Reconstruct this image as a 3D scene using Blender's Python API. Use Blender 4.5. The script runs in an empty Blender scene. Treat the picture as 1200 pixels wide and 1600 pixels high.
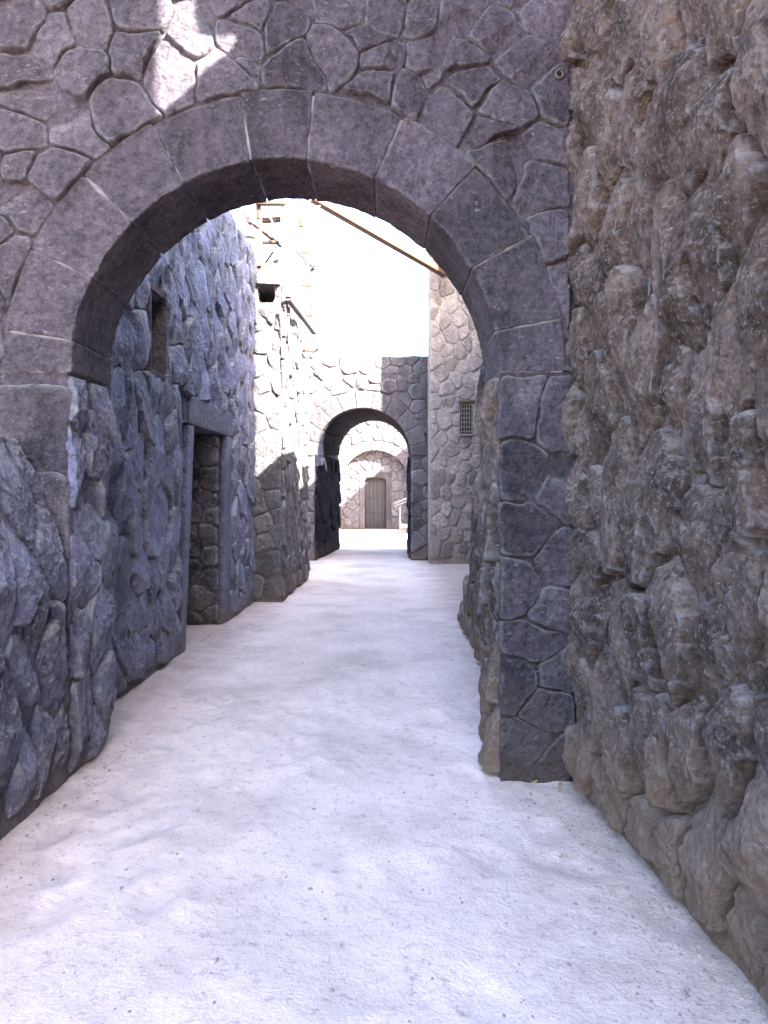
import bpy, math, random
import numpy as np
from mathutils import Vector, Matrix

# ------------------------------------------------------------------ camera, sky, sun, exposure
C = bpy.context.scene.collection
SC = bpy.context.scene
SC.render.engine = 'CYCLES'
EYE = 1.5
cam_d = bpy.data.cameras.new('camera'); cam = bpy.data.objects.new('camera', cam_d); C.objects.link(cam)
cam_d.sensor_fit = 'VERTICAL'; cam_d.sensor_height = 36.0; cam_d.lens = 36.0 * 1150 / 1600
cam_d.shift_y = -30 / 1600
cam_d.clip_start = 0.05; cam_d.clip_end = 3000
cam.location = (0, 0, EYE); cam.rotation_euler = (math.radians(90), 0, 0)
SC.camera = cam

SUN = Vector((1.0, -1.0, 0.9)).normalized()
world = bpy.data.worlds.new('World'); SC.world = world; world.use_nodes = True
wn = world.node_tree.nodes; wl = world.node_tree.links; wn.clear()
wo = wn.new('ShaderNodeOutputWorld'); wb = wn.new('ShaderNodeBackground'); ws = wn.new('ShaderNodeTexSky')
ws.sky_type = 'NISHITA'; ws.sun_disc = False
ws.sun_elevation = math.asin(SUN.z); ws.sun_rotation = math.radians(135)
ws.dust_density = 2.5; ws.ozone_density = 0.7; ws.air_density = 1.0
wb.inputs['Strength'].default_value = 0.085
wl.new(ws.outputs[0], wb.inputs[0]); wl.new(wb.outputs[0], wo.inputs[0])
sd = bpy.data.lights.new('sun', 'SUN'); sd.energy = 3.5; sd.angle = math.radians(0.5); sd.color = (1.0, 0.94, 0.86)
so = bpy.data.objects.new('sun', sd); C.objects.link(so); so.rotation_euler = SUN.to_track_quat('Z', 'Y').to_euler()
so.location = (20, -20, 20)
SC.view_settings.view_transform = 'Standard'; SC.view_settings.look = 'None'
SC.view_settings.exposure = 4.56; SC.view_settings.gamma = 1.0; SC.view_settings.use_curve_mapping = False

random.seed(7); rng = np.random.default_rng(7)

# ------------------------------------------------------------------ numpy noise
def _hash(ix, iy, iz, s):
    n = (ix * 374761393 + iy * 668265263 + iz * 2147483647 + s * 974634777) & 0x7fffffff
    n = ((n ^ (n >> 13)) * 1274126177) & 0x7fffffff
    n = ((n ^ (n >> 16)) * 1911520717) & 0x7fffffff
    return ((n ^ (n >> 15)) & 0xffff) / 65535.0
def vnoise(P, s=0):
    P = np.asarray(P, float); I = np.floor(P).astype(np.int64); F = P - I; F = F * F * (3 - 2 * F)
    r = 0
    for dx in (0, 1):
        for dy in (0, 1):
            for dz in (0, 1):
                w = (F[:, 0] if dx else 1 - F[:, 0]) * (F[:, 1] if dy else 1 - F[:, 1]) * (F[:, 2] if dz else 1 - F[:, 2])
                r = r + w * _hash(I[:, 0] + dx, I[:, 1] + dy, I[:, 2] + dz, s)
    return r * 2 - 1
def fbm(P, freq=1.0, octv=4, s=0, gain=0.5):
    P = np.asarray(P, float); a = 1; t = 0; r = np.zeros(len(P))
    for k in range(octv):
        r += a * vnoise(P * freq + 17.3 * k, s + k); t += a; a *= gain; freq *= 2.03
    return r / t

# ------------------------------------------------------------------ object helpers
def thing(name, label, cat, loc, group=None):
    o = bpy.data.objects.new(name, None); C.objects.link(o); o.location = loc
    o.empty_display_size = 0.2
    o['label'] = label; o['category'] = cat
    if group: o['group'] = group
    return o
def mesh_obj(name, V, F, mat, parent=None, smooth=False, kind=None):
    V = np.asarray(V, float)
    c = (V.min(0) + V.max(0)) / 2 if parent is not None else np.zeros(3)
    me = bpy.data.meshes.new(name)
    me.from_pydata((V - c).tolist(), [], [tuple(f) for f in F])
    if smooth: me.shade_smooth()
    me.materials.append(mat)
    o = bpy.data.objects.new(name, me); C.objects.link(o)
    off = Vector((0, 0, 0)); p = parent
    while p is not None:
        off += p.location; p = p.parent
    o.parent = parent
    o.location = Vector(c.tolist()) - off
    if kind: o['kind'] = kind
    return o

# ------------------------------------------------------------------ materials
def rock_mat(name, c1, c2, speck=0.35, dust_hl=0.35, dirt=0.6, rough=0.88, spec=0.12, bump=1.0, chip=1.0, vs_=1.7, wear_hl=0.0, dust_hl_col=(0.34, 0.315, 0.32), warm=(0.16, 0.115, 0.09), dirt_h=0.5):
    m = bpy.data.materials.new(name); m.use_nodes = True; nt = m.node_tree; N = nt.nodes; L = nt.links
    b = N['Principled BSDF']; b.inputs['Roughness'].default_value = rough
    b.inputs['Specular IOR Level'].default_value = spec
    geo = N.new('ShaderNodeNewGeometry'); oi = N.new('ShaderNodeObjectInfo')
    pos = geo.outputs['Position']
    def noise(scale, det=5, r=0.6, dist=0.0):
        n = N.new('ShaderNodeTexNoise'); n.inputs['Scale'].default_value = scale; n.inputs['Detail'].default_value = det
        n.inputs['Roughness'].default_value = r; n.inputs['Distortion'].default_value = dist; L.new(pos, n.inputs['Vector']); return n.outputs['Fac']
    def ramp(src, a, bb, lo=0.0, hi=1.0):
        n = N.new('ShaderNodeMapRange'); n.inputs[1].default_value = a; n.inputs[2].default_value = bb
        n.inputs[3].default_value = lo; n.inputs[4].default_value = hi; L.new(src, n.inputs[0]); return n.outputs[0]
    def mix(f, a, c, bt='MIX'):
        n = N.new('ShaderNodeMix'); n.data_type = 'RGBA'; n.blend_type = bt
        if hasattr(f, 'name'): L.new(f, n.inputs[0])
        else: n.inputs[0].default_value = f
        for s, i in ((a, 6), (c, 7)):
            if isinstance(s, tuple): n.inputs[i].default_value = (*s, 1)
            else: L.new(s, n.inputs[i])
        return n.outputs[2]
    def math_(op, a, c):
        n = N.new('ShaderNodeMath'); n.operation = op
        for s, i in ((a, 0), (c, 1)):
            if isinstance(s, (int, float)): n.inputs[i].default_value = s
            else: L.new(s, n.inputs[i])
        return n.outputs[0]
    col = mix(ramp(noise(vs_, 5), 0.36, 0.64), c1, c2)
    # one tone for each stone
    hsv = N.new('ShaderNodeHueSaturation'); L.new(col, hsv.inputs['Color'])
    L.new(ramp(oi.outputs['Random'], 0, 1, 0.68, 1.32), hsv.inputs['Value']); col = hsv.outputs[0]
    grain = ramp(noise(26, 8, 0.8), 0.34, 0.66, 0.42, 1.65)
    g2 = N.new('ShaderNodeCombineColor'); 
    for i in range(3): L.new(grain, g2.inputs[i])
    col = mix(1.0, col, g2.outputs[0], 'MULTIPLY')
    # streaks running down
    mp = N.new('ShaderNodeMapping'); mp.inputs['Scale'].default_value = (9, 9, 1.2); L.new(pos, mp.inputs[0])
    st = N.new('ShaderNodeTexNoise'); st.inputs['Scale'].default_value = 1.0; st.inputs['Detail'].default_value = 4; L.new(mp.outputs[0], st.inputs['Vector'])
    col = mix(math_('MULTIPLY', ramp(st.outputs['Fac'], 0.52, 0.72), 0.35), col, (c1[0] * 2.3, c1[1] * 2.2, c1[2] * 2.2))
    # dusty ledges, also highlights painted onto upward faces
    sx = N.new('ShaderNodeSeparateXYZ'); L.new(geo.outputs['Normal'], sx.inputs[0])
    up = ramp(sx.outputs['Z'], 0.25, 0.8)
    d = math_('MULTIPLY', math_('MULTIPLY', up, ramp(noise(9, 5, 0.7), 0.35, 0.6)), dust_hl)
    col = mix(d, col, dust_hl_col)
    pt = ramp(geo.outputs['Pointiness'], 0.515 - 0.02 * wear_hl, 0.575 - 0.1 * wear_hl)  # lighter convex edges: worn stone, also edge highlights painted in
    col = mix(math_('MULTIPLY', math_('MULTIPLY', pt, ramp(noise(14, 6, 0.75), 0.38, 0.58)), 0.75 * min(1, speck + 0.35)), col, (min(0.3, c2[0] * 3.4), min(0.3, c2[1] * 3.5), min(0.32, c2[2] * 3.2)))
    # salt specks and scratches
    sp = math_('MULTIPLY', ramp(noise(70, 3, 0.6), 0.62, 0.70), ramp(noise(3.1, 3), 0.42, 0.60))
    col = mix(math_('MULTIPLY', sp, speck), col, (0.36, 0.34, 0.35))
    vs = N.new('ShaderNodeTexVoronoi'); vs.feature = 'F1'; vs.inputs['Scale'].default_value = 55; L.new(pos, vs.inputs['Vector'])
    col = mix(math_('MULTIPLY', ramp(vs.outputs['Distance'], 0.14, 0.08), speck * 0.5), col, (0.4, 0.38, 0.39))
    mp3 = N.new('ShaderNodeMapping'); mp3.inputs['Rotation'].default_value = (0.5, 0.3, 0.6); mp3.inputs['Scale'].default_value = (26, 80, 60); L.new(pos, mp3.inputs[0])
    n3 = N.new('ShaderNodeTexNoise'); n3.inputs['Scale'].default_value = 1.0; n3.inputs['Detail'].default_value = 3; n3.inputs['Distortion'].default_value = 0.6; L.new(mp3.outputs[0], n3.inputs['Vector'])
    col = mix(math_('MULTIPLY', math_('MULTIPLY', ramp(n3.outputs['Fac'], 0.64, 0.70), ramp(noise(2.7, 3), 0.40, 0.58)), speck * 1.2), col, (0.42, 0.39, 0.39))
    # sandy splash zone at the foot
    sz = N.new('ShaderNodeSeparateXYZ'); L.new(pos, sz.inputs[0])
    dz = math_('ADD', sz.outputs['Z'], math_('MULTIPLY', noise(2.3, 4), -0.9))
    col = mix(math_('MULTIPLY', ramp(dz, -0.45 + dirt_h, -0.5, 0, 1), dirt), col, warm)
    L.new(col, b.inputs['Base Color'])
    h = math_('ADD', math_('MULTIPLY', noise(10, 10, 0.72), 1.0), math_('MULTIPLY', noise(60, 6, 0.8), 0.55))
    v2 = N.new('ShaderNodeTexVoronoi'); v2.feature = 'F1'; v2.inputs['Scale'].default_value = 26; L.new(pos, v2.inputs['Vector'])
    wp = N.new('ShaderNodeTexNoise'); wp.inputs['Scale'].default_value = 7; wp.inputs['Detail'].default_value = 4; L.new(pos, wp.inputs['Vector'])
    va = N.new('ShaderNodeVectorMath'); va.operation = 'MULTIPLY_ADD'; L.new(wp.outputs['Color'], va.inputs[0]); va.inputs[1].default_value = (0.16, 0.16, 0.16); L.new(pos, va.inputs[2])
    for sc_, am in ((11, 0.55), (34, 0.28)):
        v3 = N.new('ShaderNodeTexVoronoi'); v3.feature = 'F1'; v3.inputs['Scale'].default_value = sc_; L.new(va.outputs[0], v3.inputs['Vector'])
        h = math_('ADD', h, math_('MULTIPLY', v3.outputs['Distance'], am * chip))
    h = math_('ADD', h, math_('MULTIPLY', ramp(v2.outputs['Distance'], 0.0, 0.35), 0.10))
    bn = N.new('ShaderNodeBump'); bn.inputs['Strength'].default_value = min(1, 0.95 * bump); bn.inputs['Distance'].default_value = 0.06 * bump
    L.new(h, bn.inputs['Height']); L.new(bn.outputs[0], b.inputs['Normal'])
    return m
def simple_mat(name, c, rough=0.7, var=0.2, scale=(6, 6, 6), bump=0.3, metal=0):
    m = bpy.data.materials.new(name); m.use_nodes = True; nt = m.node_tree; N = nt.nodes; L = nt.links
    b = N['Principled BSDF']; b.inputs['Roughness'].default_value = rough; b.inputs['Metallic'].default_value = metal
    tc = N.new('ShaderNodeTexCoord'); mp = N.new('ShaderNodeMapping'); mp.inputs['Scale'].default_value = scale
    L.new(tc.outputs['Object'], mp.inputs[0])
    n = N.new('ShaderNodeTexNoise'); n.inputs['Scale'].default_value = 1; n.inputs['Detail'].default_value = 6; L.new(mp.outputs[0], n.inputs['Vector'])
    r = N.new('ShaderNodeMapRange'); r.inputs[1].default_value = 0.3; r.inputs[2].default_value = 0.7; r.inputs[3].default_value = 1 - var; r.inputs[4].default_value = 1 + var
    L.new(n.outputs['Fac'], r.inputs[0])
    h = N.new('ShaderNodeHueSaturation'); h.inputs['Color'].default_value = (*c, 1); L.new(r.outputs[0], h.inputs['Value']); L.new(h.outputs[0], b.inputs['Base Color'])
    bn = N.new('ShaderNodeBump'); bn.inputs['Strength'].default_value = bump; bn.inputs['Distance'].default_value = 0.01
    L.new(n.outputs['Fac'], bn.inputs['Height']); L.new(bn.outputs[0], b.inputs['Normal'])
    return m
def ground_mat():
    m = bpy.data.materials.new('trodden_sand'); m.use_nodes = True; nt = m.node_tree; N = nt.nodes; L = nt.links
    b = N['Principled BSDF']; b.inputs['Roughness'].default_value = 0.95; b.inputs['Specular IOR Level'].default_value = 0.2
    g = N.new('ShaderNodeNewGeometry'); pos = g.outputs['Position']
    def noise(s, d=6, r=0.6):
        n = N.new('ShaderNodeTexNoise'); n.inputs['Scale'].default_value = s; n.inputs['Detail'].default_value = d; n.inputs['Roughness'].default_value = r
        L.new(pos, n.inputs['Vector']); return n.outputs['Fac']
    def cr(src, stops):
        n = N.new('ShaderNodeValToRGB'); L.new(src, n.inputs[0]); e = n.color_ramp.elements
        while len(e) < len(stops): e.new(0.5)
        for i, (p, c) in enumerate(stops): e[i].position = p; e[i].color = (*c, 1)
        return n.outputs[0]
    base = cr(noise(1.3, 7, 0.62), [(0.34, (0.56, 0.445, 0.41)), (0.5, (0.71, 0.57, 0.525)), (0.66, (0.80, 0.645, 0.595))])
    fine = cr(noise(19, 10, 0.82), [(0.34, (0.52, 0.50, 0.52)), (0.46, (0.95, 0.94, 0.94)), (0.66, (1.0, 1.0, 1.0))])
    mx = N.new('ShaderNodeMix'); mx.data_type = 'RGBA'; mx.blend_type = 'MULTIPLY'; mx.inputs[0].default_value = 1; L.new(base, mx.inputs[6]); L.new(fine, mx.inputs[7])
    v = N.new('ShaderNodeTexVoronoi'); v.inputs['Scale'].default_value = 38; L.new(pos, v.inputs['Vector'])
    sp = N.new('ShaderNodeMapRange'); sp.inputs[1].default_value = 0.13; sp.inputs[2].default_value = 0.06; L.new(v.outputs['Distance'], sp.inputs[0])
    pat = N.new('ShaderNodeMapRange'); pat.inputs[1].default_value = 0.5; pat.inputs[2].default_value = 0.62; L.new(noise(2.1, 3), pat.inputs[0])
    mu = N.new('ShaderNodeMath'); mu.operation = 'MULTIPLY'; L.new(sp.outputs[0], mu.inputs[0]); L.new(pat.outputs[0], mu.inputs[1])
    m2 = N.new('ShaderNodeMix'); m2.data_type = 'RGBA'; L.new(mu.outputs[0], m2.inputs[0]); L.new(mx.outputs[2], m2.inputs[6]); m2.inputs[7].default_value = (0.40, 0.32, 0.29, 1)
    sxx = N.new('ShaderNodeSeparateXYZ'); L.new(pos, sxx.inputs[0])
    ab = N.new('ShaderNodeMath'); ab.operation = 'ADD'; L.new(sxx.outputs['X'], ab.inputs[0]); ab.inputs[1].default_value = 0.33
    ab2 = N.new('ShaderNodeMath'); ab2.operation = 'ABSOLUTE'; L.new(ab.outputs[0], ab2.inputs[0])
    nn = N.new('ShaderNodeMath'); nn.operation = 'MULTIPLY_ADD'; L.new(noise(4, 8, 0.75), nn.inputs[0]); nn.inputs[1].default_value = 1.3; L.new(ab2.outputs[0], nn.inputs[2])
    em = N.new('ShaderNodeMapRange'); em.inputs[1].default_value = 1.55; em.inputs[2].default_value = 2.15; em.inputs[4].default_value = 0.75; L.new(nn.outputs[0], em.inputs[0])
    m3 = N.new('ShaderNodeMix'); m3.data_type = 'RGBA'; L.new(em.outputs[0], m3.inputs[0]); L.new(m2.outputs[2], m3.inputs[6]); m3.inputs[7].default_value = (0.31, 0.225, 0.19, 1)
    L.new(m3.outputs[2], b.inputs['Base Color'])
    bn = N.new('ShaderNodeBump'); bn.inputs['Strength'].default_value = 0.55; bn.inputs['Distance'].default_value = 0.022
    v5 = N.new('ShaderNodeTexVoronoi'); v5.inputs['Scale'].default_value = 16; L.new(pos, v5.inputs['Vector'])
    a0 = N.new('ShaderNodeMath'); a0.operation = 'MULTIPLY_ADD'; L.new(v5.outputs['Distance'], a0.inputs[0]); a0.inputs[1].default_value = 0.5; L.new(noise(17, 8, 0.75), a0.inputs[2])
    ad = N.new('ShaderNodeMath'); ad.operation = 'ADD'; L.new(a0.outputs[0], ad.inputs[0]); L.new(noise(60, 4, 0.7), ad.inputs[1])
    L.new(ad.outputs[0], bn.inputs['Height']); L.new(bn.outputs[0], b.inputs['Normal'])
    return m

M_ARCH = rock_mat('violet_grey_rock', (0.064, 0.056, 0.070), (0.128, 0.109, 0.132), speck=0.35, dust_hl=0.8, bump=1.35, vs_=2.6, wear_hl=0.2)
M_RIGHT = rock_mat('brown_grey_rock', (0.066, 0.048, 0.041), (0.190, 0.144, 0.126), speck=0.6, dust_hl=0.95, dirt=0.8, dirt_h=0.75, warm=(0.36, 0.255, 0.19), vs_=4.5, wear_hl=0.25, bump=1.3, dust_hl_col=(0.44, 0.36, 0.34))
M_RIGHTM = rock_mat('brown_render', (0.072, 0.049, 0.039), (0.185, 0.134, 0.108), speck=0.9, dust_hl=0.95, dirt=0.8, dirt_h=0.9, warm=(0.38, 0.27, 0.20), vs_=4.5, wear_hl=0.25, bump=1.3, dust_hl_col=(0.44, 0.36, 0.34))
M_LEFT = rock_mat('dark_blue_grey_rock', (0.064, 0.066, 0.112), (0.160, 0.160, 0.255), speck=0.8, dust_hl=1.0, rough=0.5, spec=0.4, vs_=4.0, wear_hl=0.25, dirt_h=0.35)
M_LEFTM = rock_mat('dark_render', (0.060, 0.060, 0.096), (0.110, 0.106, 0.158), speck=0.5, dust_hl=0.8, rough=0.55, spec=0.35, dirt_h=0.45)
M_FAR = rock_mat('far_rock', (0.066, 0.057, 0.063), (0.094, 0.080, 0.086), speck=0.1, dust_hl=0.4, bump=0.8)
M_PALE = rock_mat('pale_rock', (0.155, 0.123, 0.112), (0.225, 0.182, 0.163), speck=0.1, dust_hl=0.4, bump=0.8, dirt_h=0.8)
M_PALEM = rock_mat('pale_render', (0.18, 0.144, 0.13), (0.25, 0.20, 0.18), speck=0.1, dust_hl=0.4, bump=0.8, dirt_h=0.8)
M_TOWER = rock_mat('tower_rock', (0.074, 0.066, 0.072), (0.108, 0.095, 0.099), speck=0.2, dust_hl=0.4, bump=0.8)
M_PASSAGE_SHADE = rock_mat('passage_shade_rock', (0.010, 0.011, 0.020), (0.018, 0.019, 0.032), speck=0.0, dust_hl=0.05, dirt=0.3, spec=0.03)  # deep shade of the passage painted into the rock colour
M_JOINT = simple_mat('pale_joint_mortar', (0.15, 0.132, 0.148), 0.9, 0.3, (20, 20, 20), 0.6)
M_WOOD = simple_mat('orange_timber', (0.060, 0.029, 0.013), 0.65, 0.25, (4, 4, 40))
M_ORANGE = simple_mat('new_orange_boards', (0.034, 0.0125, 0.004), 0.7, 0.25, (4, 4, 40))
M_WWOOD = simple_mat('whitewashed_timber', (0.55, 0.47, 0.38), 0.7, 0.15, (4, 4, 40))
M_DOOR = simple_mat('weathered_door_wood', (0.026, 0.021, 0.021), 0.7, 0.3, (30, 30, 3), 0.6)
M_BARS = simple_mat('grey_bars', (0.13, 0.105, 0.09), 0.7, 0.2)
M_IRON = simple_mat('rusty_iron', (0.05, 0.04, 0.04), 0.6, 0.3, (40, 40, 40), 0.5)
M_DARK = simple_mat('near_black_shade_and_parts', (0.03, 0.026, 0.026), 0.95, 0.3)  # near-black stands in for shade inside recesses; also on dark plinth and brace
M_GROUND = ground_mat()
M_PEB = simple_mat('grey_pebble', (0.27, 0.225, 0.205), 0.9, 0.3, (30, 30, 30))
M_LEAF = simple_mat('dry_leaf', (0.30, 0.21, 0.09), 0.8, 0.3)

# ------------------------------------------------------------------ faces, cells, stones
class Face:
    """a vertical wall face: u runs horizontally from a to b, v is height, w is out of the wall"""
    lean = None
    def __init__(s, a, b, side=None):
        s.a = np.array([a[0], a[1], 0.0]); d = np.array([b[0] - a[0], b[1] - a[1], 0.0]); s.L = np.linalg.norm(d)
        s.U = d / s.L; n = np.array([s.U[1], -s.U[0], 0.0])
        if side is not None and np.dot(n[:2], np.array(side)) < 0: n = -n
        s.N = n; s.Z = np.array([0, 0, 1.0])
        s.flip = np.dot(np.cross(s.U, s.Z), s.N) < 0
    def P(s, u, v, w):
        u = np.asarray(u, float)[..., None]; v = np.asarray(v, float)[..., None]; w = np.asarray(w, float)[..., None]
        if s.lean: w = w - s.lean[0] * np.clip((v - s.lean[1]) / (s.lean[2] - s.lean[1]), 0, 1) ** 1.5
        return s.a + u * s.U + v * s.Z + w * s.N

def mirror(seeds, w, holes):
    s2 = list(seeds); w2 = list(w)
    for h in holes:
        for p, ww in zip(seeds, w):
            if h[0] == 'arch':
                _, cx, cz, R, jl, jr = h
                if p[1] > cz:
                    d = math.hypot(p[0] - cx, p[1] - cz)
                    if R + 0.03 < d < R + 0.45: f = (2 * R - d) / d; s2.append((cx + (p[0] - cx) * f, cz + (p[1] - cz) * f)); w2.append(ww)
                elif p[0] < jl and jl - p[0] < 0.4: s2.append((2 * jl - p[0], p[1])); w2.append(ww)
                elif p[0] > jr and p[0] - jr < 0.4: s2.append((2 * jr - p[0], p[1])); w2.append(ww)
            else:
                _, a, b, c, d = h
                cx = min(max(p[0], a), b); cz = min(max(p[1], c), d)
                if 0.01 < math.hypot(p[0] - cx, p[1] - cz) < 0.45:
                    for q in ((2 * a - p[0], p[1]) if p[0] < a else None, (2 * b - p[0], p[1]) if p[0] > b else None, (p[0], 2 * c - p[1]) if p[1] < c else None, (p[0], 2 * d - p[1]) if p[1] > d else None):
                        if q and a < q[0] < b and c < q[1] < d: s2.append(q); w2.append(ww)
    return s2, w2
def inside(p, holes, e=0.02):
    for h in holes:
        if h[0] == 'arch':
            _, cx, cz, R, jl, jr = h
            if (p[1] >= cz and math.hypot(p[0] - cx, p[1] - cz) < R + e) or (p[1] < cz and jl - e < p[0] < jr + e): return True
        elif h[1] < p[0] < h[2] and h[3] < p[1] < h[4]: return True
    return False
def contains(q, c):
    r = False; n = len(q)
    for i in range(n):
        a, b = q[i], q[(i + 1) % n]
        if (a[1] > c[1]) != (b[1] > c[1]) and c[0] < (b[0] - a[0]) * (c[1] - a[1]) / (b[1] - a[1]) + a[0]: r = not r
    return r
def clip(poly, n, c):
    out = []; k = len(poly)
    for i in range(k):
        p = poly[i]; q = poly[(i + 1) % k]; dp = n[0] * p[0] + n[1] * p[1] - c; dq = n[0] * q[0] + n[1] * q[1] - c
        if dp <= 0: out.append(p)
        if (dp < 0 < dq) or (dq < 0 < dp):
            t = dp / (dp - dq); out.append((p[0] + t * (q[0] - p[0]), p[1] + t * (q[1] - p[1])))
    return out
def cells(seeds, wts, rect, gap=0.012, asp=1.0):
    """power diagram; asp > 1 makes the cells taller"""
    S = np.array(seeds, float); W = np.array(wts, float); res = []
    T = S.copy(); T[:, 1] /= asp
    for i in range(len(S)):
        d2 = ((T - T[i]) ** 2).sum(1); order = np.argsort(d2)[1:30]
        g = gap * random.uniform(0.5, 1.5)
        poly = [(rect[0] + g, rect[2] / asp + g), (rect[1] - g, rect[2] / asp + g), (rect[1] - g, rect[3] / asp - g), (rect[0] + g, rect[3] / asp - g)]
        for j in order:
            n = T[j] - T[i]; ln = math.sqrt(d2[j]) + 1e-9; n = n / ln
            mid = (d2[j] + W[i] - W[j]) / (2 * ln)
            c = float(n @ T[i]) + mid - g
            poly = clip(poly, n, c)
            if len(poly) < 3: break
        if len(poly) >= 3: res.append(np.array([(p[0], p[1] * asp) for p in poly]))
    return res
def scatter(rect, size, asp=1.0, var=0.4, tries=30):
    w = rect[1] - rect[0]; h = (rect[3] - rect[2]) / asp; n = int(w * h / (size * size) * tries) + 30
    pts = []; R = []
    for _ in range(n):
        r = size * 0.78 * random.uniform(1 - var, 1 + var * 0.8)
        p = (rect[0] + random.random() * w, random.random() * h)
        if all((p[0] - q[0]) ** 2 + (p[1] - q[1]) ** 2 > (0.5 * (r + rq)) ** 2 * 1.25 for q, rq in zip(pts, R)):
            pts.append(p); R.append(r)
    return [(p[0], rect[2] + p[1] * asp) for p in pts], [(0.45 * r) ** 2 for r in R]
def chips(n, rect, wbig):
    return [(random.uniform(rect[0], rect[1]), random.uniform(rect[2], rect[3])) for _ in range(n)], [0.0] * n
def resample(poly, M):
    k = len(poly)
    q = []
    for i in range(k):                       # cut the corners once
        a = poly[i]; b = poly[(i + 1) % k]; q.append(a * 0.93 + b * 0.07); q.append(a * 0.07 + b * 0.93)
    q = np.array(q); seg = np.linalg.norm(np.roll(q, -1, 0) - q, axis=1); cum = np.concatenate([[0], np.cumsum(seg)])
    t = np.linspace(0, cum[-1], M, endpoint=False); qq = np.vstack([q, q[:1]])
    return np.stack([np.interp(t, cum, qq[:, 0]), np.interp(t, cum, qq[:, 1])], 1)
def area(p): x, y = p[:, 0], p[:, 1]; return 0.5 * abs(np.dot(x, np.roll(y, -1)) - np.dot(y, np.roll(x, -1)))

def push_out(p, holes):
    """move points lying inside an opening out to its rim; returns moved points and whether each was inside"""
    p = p.copy(); ins = np.zeros(len(p), bool)
    for h in holes:
        if h[0] == 'arch':
            _, cx, cz, R, jl, jr = h
            up = p[:, 1] >= cz; d = np.hypot(p[:, 0] - cx, p[:, 1] - cz); k = up & (d < R)
            if k.any():
                f = (R / np.maximum(d[k], 1e-6))[:, None]; c = np.array([cx, cz]); p[k] = c + (p[k] - c) * f; ins |= k
            k = (~up) & (p[:, 0] > jl) & (p[:, 0] < jr)
            if k.any():
                m = (jl + jr) / 2; p[k, 0] = np.where(p[k, 0] < m, jl, jr); ins |= k
        else:
            _, a, b, c, d = h
            k = (p[:, 0] > a) & (p[:, 0] < b) & (p[:, 1] > c) & (p[:, 1] < d)
            if k.any():
                D = np.stack([p[k, 0] - a, b - p[k, 0], p[k, 1] - c if c > 0.05 else np.full(k.sum(), 9.0), d - p[k, 1]], 1); w = D.argmin(1)
                q = p[k]; q[w == 0, 0] = a; q[w == 1, 0] = b; q[w == 2, 1] = c; q[w == 3, 1] = d; p[k] = q; ins |= k
    return p, ins

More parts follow.
